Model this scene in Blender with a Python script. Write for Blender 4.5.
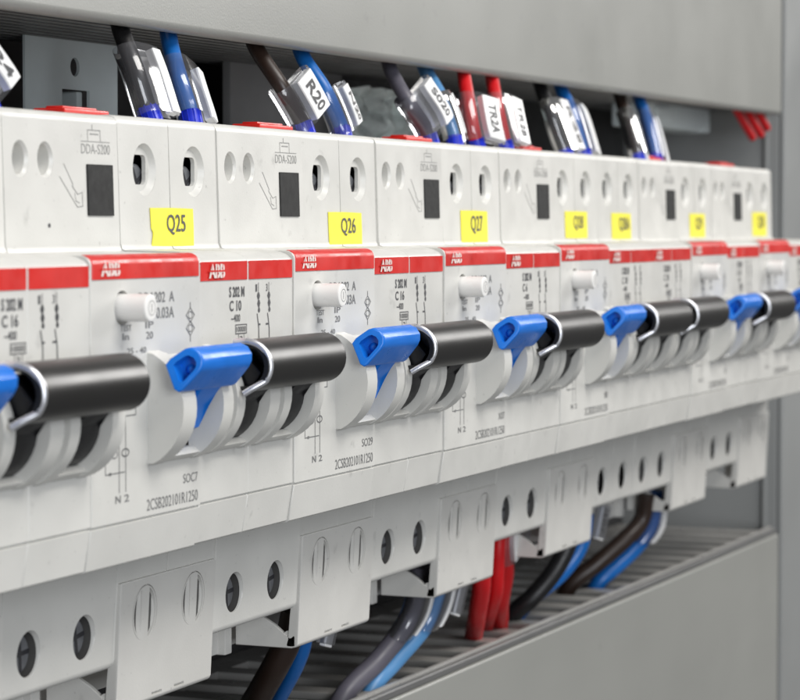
import bpy, bmesh, math, random
from mathutils import Vector, Matrix
random.seed(7)
S = 0.001                      # everything below is written in millimetres
for o in list(bpy.data.objects): bpy.data.objects.remove(o)
scn = bpy.context.scene
C = scn.collection
# ------------------------------------------------------------------ camera
cam_d = bpy.data.cameras.new('camera'); cam = bpy.data.objects.new('camera', cam_d); C.objects.link(cam)
cam_d.sensor_width = 36.0; cam_d.lens = 2633.06/800*36.0
cam_d.clip_start = 0.01; cam_d.clip_end = 50
PHI, PIT = 0.381443, 0.0472116
c_, s_, cp, sp = math.cos(PHI), math.sin(PHI), math.cos(PIT), math.sin(PIT)
Fv = Vector((c_*cp, s_*cp, -sp)); Rv = Vector((s_, -c_, 0)); Uv = Rv.cross(Fv)
M = Matrix((Rv, Uv, -Fv)).transposed().to_4x4()
M.translation = Vector((-328.52, -178.87, 26.887))*S
cam.matrix_world = M
cam_d.dof.use_dof = True; cam_d.dof.focus_distance = 0.455; cam_d.dof.aperture_fstop = 54
scn.camera = cam
# ------------------------------------------------------------------ world and lamps
w = bpy.data.worlds.new('World'); scn.world = w; w.use_nodes = True
bg = w.node_tree.nodes['Background']; bg.inputs[0].default_value = (0.95, 0.95, 0.95, 1); bg.inputs[1].default_value = 0.145
scn.view_settings.view_transform = 'Standard'; scn.view_settings.look = 'None'
scn.view_settings.exposure = -0.10
def area(name, loc, tgt, size, power, col):
    l = bpy.data.lights.new(name, 'AREA'); l.shape = 'RECTANGLE'; l.size = size[0]*S; l.size_y = size[1]*S
    l.energy = power; l.color = col
    o = bpy.data.objects.new(name, l); C.objects.link(o); o.location = Vector(loc)*S
    d = (Vector(tgt)-Vector(loc)); o.rotation_euler = d.to_track_quat('-Z', 'Y').to_euler()
area('ceiling_lamp', (60, -900, 1150), (330, 0, 0), (900, 560), 21.5, (1.0, 0.975, 0.935))
area('right_fill', (1150, -520, 420), (450, 0, 0), (350, 350), 6.5, (1.0, 0.98, 0.95))  # added fill that brightens the far right end of the row
area('side_lamp', (-900, -1150, 190), (250, 0, -10), (560, 800), 14.5, (0.92, 0.955, 1.0))
# ------------------------------------------------------------------ materials
def new_mat(name, col, rough=0.5, metal=0.0, spec=0.5, var=0.04, vscale=120, bump=0.0, bscale=2500, rvar=0.08, emit=None, sss=0.0, streak=None, rv=0.0, specks=0.0):
    m = bpy.data.materials.new(name); m.use_nodes = True; nt = m.node_tree; N = nt.nodes; L = nt.links
    b = N['Principled BSDF']
    b.inputs['Metallic'].default_value = metal; b.inputs['Roughness'].default_value = rough
    b.inputs['Specular IOR Level'].default_value = spec
    tc = N.new('ShaderNodeTexCoord'); info = N.new('ShaderNodeObjectInfo')
    mp = N.new('ShaderNodeVectorMath'); mp.operation = 'ADD'
    rnd = N.new('ShaderNodeVectorMath'); rnd.operation = 'SCALE'; rnd.inputs[3].default_value = 0.37
    cx = N.new('ShaderNodeCombineXYZ')
    for i in range(3): L.new(info.outputs['Random'], cx.inputs[i])
    L.new(cx.outputs[0], rnd.inputs[0]); L.new(tc.outputs['Object'], mp.inputs[0]); L.new(rnd.outputs[0], mp.inputs[1])
    n = N.new('ShaderNodeTexNoise'); n.inputs['Scale'].default_value = vscale; n.inputs['Detail'].default_value = 6
    if streak:
        sc = N.new('ShaderNodeVectorMath'); sc.operation = 'MULTIPLY'; sc.inputs[1].default_value = streak
        L.new(mp.outputs[0], sc.inputs[0]); L.new(sc.outputs[0], n.inputs['Vector'])
    else: L.new(mp.outputs[0], n.inputs['Vector'])
    mr = N.new('ShaderNodeMapRange'); mr.inputs[1].default_value = 0.3; mr.inputs[2].default_value = 0.7
    mr.inputs[3].default_value = 1-var; mr.inputs[4].default_value = 1+var
    L.new(n.outputs[0], mr.inputs[0])
    mx = N.new('ShaderNodeVectorMath'); mx.operation = 'SCALE'; mx.inputs[0].default_value = col
    fac = mr.outputs[0]
    if rv:
        r_ = N.new('ShaderNodeMapRange'); r_.inputs[3].default_value = 1-rv; r_.inputs[4].default_value = 1+rv
        L.new(info.outputs['Random'], r_.inputs[0]); mm = N.new('ShaderNodeMath'); mm.operation = 'MULTIPLY'
        L.new(fac, mm.inputs[0]); L.new(r_.outputs[0], mm.inputs[1]); fac = mm.outputs[0]
    if specks:                                   # dust specks and small scuffs
        for sc_, lo, hi in ((900, 0.70, 0.76), (260, 0.66, 0.80)):
            ns = N.new('ShaderNodeTexNoise'); ns.inputs['Scale'].default_value = sc_; ns.inputs['Detail'].default_value = 3
            L.new(mp.outputs[0], ns.inputs['Vector'])
            q = N.new('ShaderNodeMapRange'); q.inputs[1].default_value = lo; q.inputs[2].default_value = hi
            q.inputs[3].default_value = 1.0; q.inputs[4].default_value = 1-specks
            L.new(ns.outputs[0], q.inputs[0]); mm = N.new('ShaderNodeMath'); mm.operation = 'MULTIPLY'
            L.new(fac, mm.inputs[0]); L.new(q.outputs[0], mm.inputs[1]); fac = mm.outputs[0]
    L.new(fac, mx.inputs[3]); L.new(mx.outputs[0], b.inputs['Base Color'])
    mr2 = N.new('ShaderNodeMapRange'); mr2.inputs[1].default_value = 0.3; mr2.inputs[2].default_value = 0.7
    mr2.inputs[3].default_value = max(0.02, rough-rvar); mr2.inputs[4].default_value = min(1, rough+rvar)
    n2 = N.new('ShaderNodeTexNoise'); n2.inputs['Scale'].default_value = vscale*2.3; n2.inputs['Detail'].default_value = 4
    L.new(mp.outputs[0], n2.inputs['Vector']); L.new(n2.outputs[0], mr2.inputs[0]); L.new(mr2.outputs[0], b.inputs['Roughness'])
    if bump:
        n3 = N.new('ShaderNodeTexNoise'); n3.inputs['Scale'].default_value = bscale; n3.inputs['Detail'].default_value = 2
        bp = N.new('ShaderNodeBump'); bp.inputs['Strength'].default_value = bump; bp.inputs['Distance'].default_value = 0.0001
        L.new(tc.outputs['Object'], n3.inputs['Vector']); L.new(n3.outputs[0], bp.inputs['Height']); L.new(bp.outputs[0], b.inputs['Normal'])
    if sss:
        b.inputs['Subsurface Weight'].default_value = sss; b.inputs['Subsurface Scale'].default_value = 0.0015
    return m
MT = {
 'abs': new_mat('white_abs_plastic', (0.605, 0.600, 0.572), 0.40, var=0.045, vscale=70, bump=0.15, rv=0.03, specks=0.22, rvar=0.10),
 'cover': new_mat('terminal_cover_plastic', (0.590, 0.582, 0.555), 0.38, var=0.045, vscale=70, bump=0.15, rv=0.03, specks=0.22, rvar=0.10),
 'fin': new_mat('toggle_guard_plastic', (0.62, 0.615, 0.585), 0.36, var=0.03, vscale=90, bump=0.08, specks=0.15),
 'red': new_mat('red_band_print', (0.58, 0.014, 0.010), 0.40, var=0.10, vscale=120, rv=0.05, specks=0.25, rvar=0.12),
 'logo': new_mat('white_logo_print', (0.78, 0.66, 0.62), 0.5),
 'ink': new_mat('dark_grey_ink', (0.075, 0.075, 0.08), 0.6),
 'faint': new_mat('faint_grey_ink', (0.30, 0.30, 0.29), 0.6),
 'black': new_mat('black_toggle_plastic', (0.014, 0.0135, 0.013), 0.36, var=0.04, vscale=40, rvar=0.03),
 'window': new_mat('black_window_plastic', (0.012, 0.0125, 0.013), 0.55, spec=0.3, var=0.12, vscale=300),
 'blue': new_mat('blue_toggle_plastic', (0.006, 0.165, 0.66), 0.34, var=0.05, vscale=200, bump=0.08, bscale=6000),
 'button': new_mat('white_button_plastic', (0.84, 0.83, 0.81), 0.30, var=0.02),
 'steel': new_mat('bright_steel', (0.80, 0.81, 0.85), 0.34, metal=0.8, var=0.05, vscale=600),
 'screw': new_mat('screw_steel', (0.26, 0.27, 0.29), 0.42, metal=0.7, var=0.15, vscale=500),
 'midink': new_mat('mid_grey_ink', (0.17, 0.17, 0.17), 0.6),
 'screw_d': new_mat('dull_screw_steel', (0.20, 0.205, 0.22), 0.5, metal=0.5, var=0.2, vscale=500),
 'liner_and_shade': new_mat('recess_plastic_and_shade', (0.085, 0.083, 0.08), 0.5),
 'yellow': new_mat('yellow_tape', (0.84, 0.77, 0.06), 0.45, var=0.03, vscale=300),
 'redclip': new_mat('red_clip_plastic', (0.60, 0.016, 0.010), 0.40),
 'card': new_mat('white_marker_card', (0.80, 0.80, 0.80), 0.35),
 'w_black': new_mat('black_wire_insulation', (0.008, 0.008, 0.009), 0.42),
 'w_brown': new_mat('brown_wire_insulation', (0.024, 0.013, 0.009), 0.42),
 'w_grey': new_mat('grey_wire_insulation', (0.10, 0.095, 0.12), 0.42),
 'w_blue': new_mat('blue_wire_insulation', (0.006, 0.12, 0.42), 0.36),
 'w_ltblue': new_mat('light_blue_wire_insulation', (0.08, 0.24, 0.48), 0.38),
 'w_red': new_mat('red_wire_insulation', (0.58, 0.008, 0.012), 0.36),
 'ferrule': new_mat('blue_ferrule_plastic', (0.012, 0.03, 0.52), 0.35),
 'duct': new_mat('grey_duct_lid', (0.275, 0.278, 0.262), 0.36, var=0.05, vscale=14, bump=0.22, specks=0.12, rvar=0.05, streak=(0.6, 1, 2.0)),
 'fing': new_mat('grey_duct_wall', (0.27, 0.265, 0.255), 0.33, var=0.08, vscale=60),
 'fing_d': new_mat('dark_duct_wall_and_shade', (0.115, 0.115, 0.115), 0.40, var=0.08, vscale=60),
 'plate': new_mat('painted_steel_plate', (0.035, 0.035, 0.036), 0.5, var=0.08, vscale=20),
 'bracket': new_mat('zinc_bracket', (0.62, 0.68, 0.69), 0.5, metal=0.0, var=0.08, vscale=60),
 'bracket_d': new_mat('dull_bracket', (0.20, 0.20, 0.20), 0.5, var=0.08, vscale=60),
 'frame': new_mat('grey_cabinet_paint', (0.25, 0.258, 0.258), 0.38, var=0.03, vscale=14),
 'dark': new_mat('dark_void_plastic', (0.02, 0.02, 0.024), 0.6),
 'bag': new_mat('cloudy_plastic_film', (0.70, 0.78, 0.76), 0.30, var=0.25, vscale=160, bump=0.5, bscale=500),
}
def clear_mat():
    m = bpy.data.materials.new('clear_sleeve_plastic'); m.use_nodes = True; nt = m.node_tree; N = nt.nodes; L = nt.links
    N.remove(N['Principled BSDF'])
    t = N.new('ShaderNodeBsdfTransparent'); t.inputs[0].default_value = (0.88, 0.89, 0.92, 1)
    g = N.new('ShaderNodeBsdfGlossy'); g.inputs['Roughness'].default_value = 0.12; g.inputs[0].default_value = (1, 1, 1, 1)
    d = N.new('ShaderNodeBsdfDiffuse'); d.inputs[0].default_value = (0.6, 0.6, 0.64, 1)
    fr = N.new('ShaderNodeFresnel'); fr.inputs[0].default_value = 1.6
    m1 = N.new('ShaderNodeMixShader'); m1.inputs[0].default_value = 0.06
    m2 = N.new('ShaderNodeMixShader')
    L.new(t.outputs[0], m1.inputs[1]); L.new(d.outputs[0], m1.inputs[2])
    L.new(fr.outputs[0], m2.inputs[0]); L.new(m1.outputs[0], m2.inputs[1]); L.new(g.outputs[0], m2.inputs[2])
    L.new(m2.outputs[0], N['Material Output'].inputs[0])
    return m
MT['clear'] = clear_mat()
# ------------------------------------------------------------------ helpers
def link(name, bm, m, parent=None, smooth=30, wn=True):
    me = bpy.data.meshes.new(name)
    bmesh.ops.recalc_face_normals(bm, faces=bm.faces[:])
    for v in bm.verts: v.co *= S
    bm.to_mesh(me); bm.free()
    me.materials.append(MT[m] if isinstance(m, str) else m)
    o = bpy.data.objects.new(name, me); C.objects.link(o)
    if parent is not None: o.parent = parent
    finish(o, smooth, wn)
    return o
def finish(o, smooth=30, wn=True):
    me = o.data
    me.shade_smooth(); me.set_sharp_from_angle(angle=math.radians(smooth))
    if wn and len(me.polygons) < 6000:
        md = o.modifiers.new('normals', 'WEIGHTED_NORMAL'); md.keep_sharp = True
def thing(name, label, cat, loc=(0, 0, 0), group=None):
    o = bpy.data.objects.new(name, None); C.objects.link(o); o.location = Vector(loc)*S
    o.empty_display_size = 0.005
    o['label'] = label; o['category'] = cat
    if group: o['group'] = group
    return o
def dup(root, loc, label):
    r = root.copy(); C.objects.link(r); r.location = Vector(loc)*S; r['label'] = label
    for ch in list(root.children):
        c = ch.copy(); C.objects.link(c); c.parent = r
        if ch.name.startswith('toggle') and 'guard' not in ch.name: c.rotation_euler = (math.radians(random.uniform(-1.6, 1.2)), 0, math.radians(random.uniform(-.5, .5)))
        for g in list(ch.children):
            d = g.copy(); C.objects.link(d); d.parent = c
    return r
def prism(bm, prof, x0, x1, bev=0.0, seg=2, bev2=None):
    """closed (y,z) profile extruded along x"""
    a = [bm.verts.new((x0, y, z)) for y, z in prof]; b = [bm.verts.new((x1, y, z)) for y, z in prof]
    n = len(prof); f0 = bm.faces.new(a); f1 = bm.faces.new(b[::-1])
    for i in range(n): bm.faces.new((a[(i+1) % n], a[i], b[i], b[(i+1) % n]))
    if bev and bev2 is not None:
        e1 = list(f1.edges)
        bmesh.ops.bevel(bm, geom=list(f0.edges), offset=bev, segments=1, affect='EDGES', profile=0.5, clamp_overlap=True)
        bmesh.ops.bevel(bm, geom=[e for e in e1 if e.is_valid], offset=bev2, segments=seg, affect='EDGES', profile=0.5, clamp_overlap=True)
    elif bev:
        es = list(f0.edges)+list(f1.edges)
        bmesh.ops.bevel(bm, geom=es, offset=bev, segments=seg, affect='EDGES', profile=0.5, clamp_overlap=True)
def box(bm, x0, x1, y0, y1, z0, z1, bev=0.0, seg=2, mat=None):
    r = bmesh.ops.create_cube(bm, size=1.0)['verts']
    for v in r:
        v.co = Vector(((x0+x1)/2+v.co.x*(x1-x0), (y0+y1)/2+v.co.y*(y1-y0), (z0+z1)/2+v.co.z*(z1-z0)))
        if mat: v.co = mat @ v.co
    if bev:
        es = list({e for v in r for e in v.link_edges})
        bmesh.ops.bevel(bm, geom=es, offset=bev, segments=seg, affect='EDGES', profile=0.5, clamp_overlap=True)
def lathe(bm, rings, n=28, mat=None, cap=True):
    """rings: (radius, height) along local z"""
    prev = None; first = None
    for r, h in rings:
        vs = []
        for i in range(n):
            a = 2*math.pi*i/n; v = Vector((r*math.cos(a), r*math.sin(a), h))
            if mat: v = mat @ v
            vs.append(bm.verts.new(v))
        if prev:
            for i in range(n): bm.faces.new((prev[i], prev[(i+1) % n], vs[(i+1) % n], vs[i]))
        else: first = vs
        prev = vs
    if cap: bm.faces.new(first[::-1]); bm.faces.new(prev)
def axisY(x, y, z, sx=1, sz=1):       # local z -> +y (into the cabinet)
    return Matrix(((sx, 0, 0, x), (0, 0, 1, y), (0, -sz, 0, z), (0, 0, 0, 1)))
def smooth_path(pts, n=10):
    P = [Vector(p) for p in pts]; P = [P[0]*2-P[1]]+P+[P[-1]*2-P[-2]]; out = []
    for i in range(1, len(P)-2):
        for k in range(n):
            t = k/n; a, b, c, d = P[i-1], P[i], P[i+1], P[i+2]
            out.append(0.5*((2*b)+(c-a)*t+(2*a-5*b+4*c-d)*t*t+(3*b-a-3*c+d)*t**3))
    out.append(P[-2]); return out
def tube(bm, pts, r, n=16, cap=True):
    prev = None; first = None; up = None
    for i, p in enumerate(pts):
        d = (pts[min(i+1, len(pts)-1)]-pts[max(i-1, 0)]).normalized()
        if up is None: up = d.orthogonal().normalized()
        up = (up-d*up.dot(d)).normalized(); sd = d.cross(up)
        rr = r(i/(len(pts)-1)) if callable(r) else r
        vs = [bm.verts.new(p+(up*math.cos(2*math.pi*k/n)+sd*math.sin(2*math.pi*k/n))*rr) for k in range(n)]
        if prev:
            for k in range(n): bm.faces.new((prev[k], prev[(k+1) % n], vs[(k+1) % n], vs[k]))
        else: first = vs
        prev = vs
    if cap: bm.faces.new(first[::-1]); bm.faces.new(prev)
def arc(cy, cz, r, a0, a1, n=8):
    return [(cy+r*math.cos(math.radians(a0+(a1-a0)*i/n)), cz+r*math.sin(math.radians(a0+(a1-a0)*i/n))) for i in range(n+1)]
def boolean(o, cut_bm, op='DIFFERENCE'):
    me = bpy.data.meshes.new('cut'); bmesh.ops.recalc_face_normals(cut_bm, faces=cut_bm.faces[:])
    for v in cut_bm.verts: v.co *= S
    cut_bm.to_mesh(me); cut_bm.free()
    me.materials.append(o.data.materials[0])
    co = bpy.data.objects.new('cut', me); C.objects.link(co)
    for m in list(o.modifiers): o.modifiers.remove(m)
    p = o.parent; o.parent = None
    md = o.modifiers.new('b', 'BOOLEAN'); md.operation = op; md.solver = 'EXACT'; md.object = co; md.use_self = True
    bpy.context.view_layer.update()
    dg = bpy.context.evaluated_depsgraph_get()
    nm = bpy.data.meshes.new_from_object(o.evaluated_get(dg))
    o.modifiers.clear(); o.data = nm; o.parent = p
    while len(nm.materials) > 1: nm.materials.pop()
    bpy.data.objects.remove(co)
    finish(o, 32)
def text_verts(s, bold=0.0):
    cu = bpy.data.curves.new('t', 'FONT'); cu.body = s; cu.size = 1; cu.offset = bold; cu.resolution_u = 3
    o = bpy.data.objects.new('t', cu); C.objects.link(o); bpy.context.view_layer.update()
    me = bpy.data.meshes.new_from_object(o.evaluated_get(bpy.context.evaluated_depsgraph_get()))
    V = [v.co.copy() for v in me.vertices]; F = [tuple(p.vertices) for p in me.polygons]
    bpy.data.objects.remove(o); bpy.data.curves.remove(cu); bpy.data.meshes.remove(me)
    return V, F
def text(bm, s, x0, x1, z0, z1, fn, bold=0.012, rot=0):
    """letters stretched into the box; fn(u, v) -> point on the surface"""
    V, F = text_verts(s, bold)
    a0 = min(v.x for v in V); a1 = max(v.x for v in V); b0 = min(v.y for v in V); b1 = max(v.y for v in V)
    vs = []
    for v in V:
        u = (v.x-a0)/(a1-a0); t = (v.y-b0)/(b1-b0)
        vs.append(bm.verts.new(fn(x0+(x1-x0)*u, z0+(z1-z0)*t)))
    for f in F:
        try: bm.faces.new([vs[i] for i in f])
        except ValueError: pass
def stroke(bm, pts, wd, fn):
    for (ax, az), (bx_, bz) in zip(pts[:-1], pts[1:]):
        d = Vector((bx_-ax, bz-az)); L_ = d.length
        if L_ < 1e-6: continue
        d /= L_; n = Vector((-d.y, d.x))*wd/2; e = d*wd*0.3
        q = [Vector((ax, az))-e+n, Vector((ax, az))-e-n, Vector((bx_, bz))+e-n, Vector((bx_, bz))+e+n]
        bm.faces.new([bm.verts.new(fn(v.x, v.y)) for v in q])
def disc(bm, x, z, rx, rz, fn, n=14):
    bm.faces.new([bm.verts.new(fn(x+rx*math.cos(2*math.pi*i/n), z+rz*math.sin(2*math.pi*i/n))) for i in range(n)])
def ring(bm, x, z, rx, rz, wd, fn, n=16):
    P = [(x+rx*math.cos(2*math.pi*i/n), z+rz*math.sin(2*math.pi*i/n)) for i in range(n+1)]
    stroke(bm, P, wd, fn)
flat = lambda x, z: Vector((x, -0.06, z))
yup = lambda z: 13.67+(z-23.08)*0.028
ylo = lambda z: 14.6+(-27-z)*0.055
upf = lambda x, z: Vector((x, yup(z)-0.06, z))

# ------------------------------------------------------------------ the setting
def struct(name, bm, m):
    o = link(name, bm, m); o['kind'] = 'structure'; return o
bm = bmesh.new(); box(bm, -160, 505, 76, 79, -170, 170); struct('back_wall', bm, 'plate')
bm = bmesh.new(); box(bm, 505, 508, 24, 79, -170, 170, 0.8)
box(bm, 505, 760, 22, 24, -170, 170, 0.8); box(bm, 503.6, 505.4, 27.5, 28.6, -170, 170, 0.3); struct('cabinet_side', bm, 'frame')
bm = bmesh.new(); box(bm, -150, 500, 66, 67.5, -17.5, 17.5, 0.3); box(bm, -150, 500, 67.5, 75.9, -12, 12, 0.3)
struct('mounting_rail', bm, 'steel')

# wiring ducts -----------------------------------------------------
def duct(name, label, top):
    t = thing(name, label, 'wiring duct', (0, 22, 60 if top else -67))
    k = 0.0058 if top else -0.0055
    sgn = 1 if top else -1
    def tilt(bm):
        for v in bm.verts: v.co.z += k*(v.co.x-13)
    bm = bmesh.new()
    # lid: a shallow U with rounded front edges, seen as a plain grey sheet
    zs = sorted((-0.9*sgn if top else 0.0, 92*sgn))
    if top:
        P = [(3.4, 0)]+[(1.6-1.6*math.sin(math.radians(a)), 1.6-1.6*math.cos(math.radians(a))-0.9) for a in range(0, 91, 18)]+[(0, 92), (1.4, 92), (1.4, 2), (2.2, 0.9), (3.4, 0.9)]
    else:
        P = [(2.6, -2.4)]+[(0.6-0.6*math.sin(math.radians(a)), -2.4-(0.6-0.6*math.cos(math.radians(a)))) for a in range(0, 91, 18)]+[(0, -95), (1.4, -95), (1.4, -4.6), (1.9, -3.6), (2.6, -3.6)]
    prism(bm, P, -170, 499); tilt(bm)
    link('lid', bm, 'duct', t)
    # slotted wall: fingers running into the cabinet, joined by rails
    bm = bmesh.new()
    z0, z1 = (1.2, 3.0) if top else (-3.2, -1.4)
    x = -160
    while x < 496:
        box(bm, x, x+(6.6 if not top else 8.6), 5, 53.5, z0, z1, 0.5, 2); x += (15.5 if not top else 12.0)
    box(bm, -165, 499, 3.6, 5.2, z0-0.1, z1+0.5, 0.3, 1)
    box(bm, -165, 499, 46, 53.6, z0+0.1, z1-0.1)
    if top:
        for i in range(12):
            y = 6.5+i*3.6; box(bm, -165, 499, y, y+1.5, z0-0.75, z0+0.4, 0.2, 1)
    else:
        box(bm, -165, 499, 2.1, 3.3, -1.1, 0.0, 0.4, 2)
        b2 = bmesh.new(); box(b2, -165, 499, 0.6, 3.5, -2.35, -0.7, 0.3, 1); tilt(b2); link('edge_shade_strip', b2, 'fing_d', t)  # dark band between bead and lid: lip shading put into the colour
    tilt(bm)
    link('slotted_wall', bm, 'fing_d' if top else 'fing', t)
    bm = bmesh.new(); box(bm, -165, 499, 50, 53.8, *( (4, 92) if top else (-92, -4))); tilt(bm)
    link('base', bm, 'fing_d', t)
    return t
duct('wiring_duct', 'wide grey wiring duct with smooth lid above the row of breakers', True)
duct('wiring_duct', 'grey slotted wiring duct with smooth lid below the row of breakers', False)

# ------------------------------------------------------------------ residual current block
def body_profile(kind):
    P = [(58, 44)]
    P += [(16.2+1.0, 44.0)]+[(yup(42.3)+1.4-1.4*math.sin(math.radians(a)), 42.6+1.4*math.cos(math.radians(a))) for a in (0, 22, 45, 68, 90)]
    P += [(yup(24.0), 24.0), (yup(23.2)-0.3, 23.1), (yup(23)-0.9, 22.9)]
    if kind == 'rcd':
        P += [(1.2, 22.75)]+[(1.2-1.2*math.sin(math.radians(a)), 21.4+1.2*math.cos(math.radians(a))) for a in (15, 40, 65, 90)]
    else:
        P += [(4.2, 22.8)]+[(4.0-3.9*math.sin(math.radians(a)), 20.7+2.0*math.cos(math.radians(a))) for a in (12, 30, 50, 70, 90)]
    y0 = 0.0 if kind == 'rcd' else 0.1
    P += [(y0, -15.85), (y0+0.55, -16.0), (y0+0.55, -16.15), (y0+0.12, -16.35), (y0+1.1, -22.2), (y0+1.5, -22.5), (y0+2.2, -22.6)]
    P += [(ylo(-24)-0.4, -24.0), (ylo(-24), -24.4)]
    P += [(ylo(-41.2), -41.2)]+[(ylo(-41.5)+1.4-1.4*math.cos(math.radians(a)), -41.2-1.3*math.sin(math.radians(a))) for a in (30, 60, 90)]
    P += [(58, -44)]
    return P
def housing_fin(bm, x0, x1):
    P = [(3.0, 8.9)]+[(3+9*math.cos(math.radians(a)), 9*math.sin(math.radians(a))) for a in range(108, 253, 8)]+[(3.0, -8.9)]
    prism(bm, P, x0, x1, 0.55, 3)
def slot_lip(bm, x0, x1):
    P = [(3, -8.7)]+[(3+8.85*math.cos(math.radians(a)), 8.85*math.sin(math.radians(a))) for a in (252, 248, 244, 240, 236)]+[(-1.0, -6.6), (0.2, -6.4), (2.4, -6.9)]
    prism(bm, P, x0, x1)
    P = [(3, 8.6)]+[(3+8.3*math.cos(math.radians(a)), 8.3*math.sin(math.radians(a))) for a in (108, 114, 120)]+[(0.4, 5.5), (2.2, 5.6)]
    prism(bm, P, x0, x1)
def screw_part(bm_dark, bm_screw, x, y, z, r, slot_ang=15):
    lathe(bm_screw, [(r, y+1.4), (r, y+0.3), (r*0.86, y)][::-1], 24, Matrix(((1, 0, 0, x), (0, 0, 1, 0), (0, -1, 0, z), (0, 0, 0, 1))))
    m = Matrix.Translation((x, y-0.05, z)) @ Matrix.Rotation(math.radians(slot_ang), 4, 'Y')
    box(bm_dark, -r*0.9, r*0.9, -0.02, 0.5, -0.35, 0.35, mat=m)
    box(bm_dark, -0.35, 0.35, -0.03, 0.5, -r*0.9, r*0.9, mat=m)

def logo_print(bmw, bmr, x0, x1, z0, z1):
    w3 = (x1-x0)
    text(bmw, 'ABB', x0, x1, z0, z1, lambda x, z: Vector((x, -0.22, z)), bold=0.045)
    zc = (z0+z1)/2
    f = lambda x, z: Vector((x, -0.26, z))
    stroke(bmr, [(x0-0.1, zc), (x1+0.1, zc)], 0.26, f)
    for u in (0.17, 0.51, 0.845): stroke(bmr, [(x0+w3*u, z0-0.05), (x0+w3*u, z1+0.05)], 0.16, f)

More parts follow.
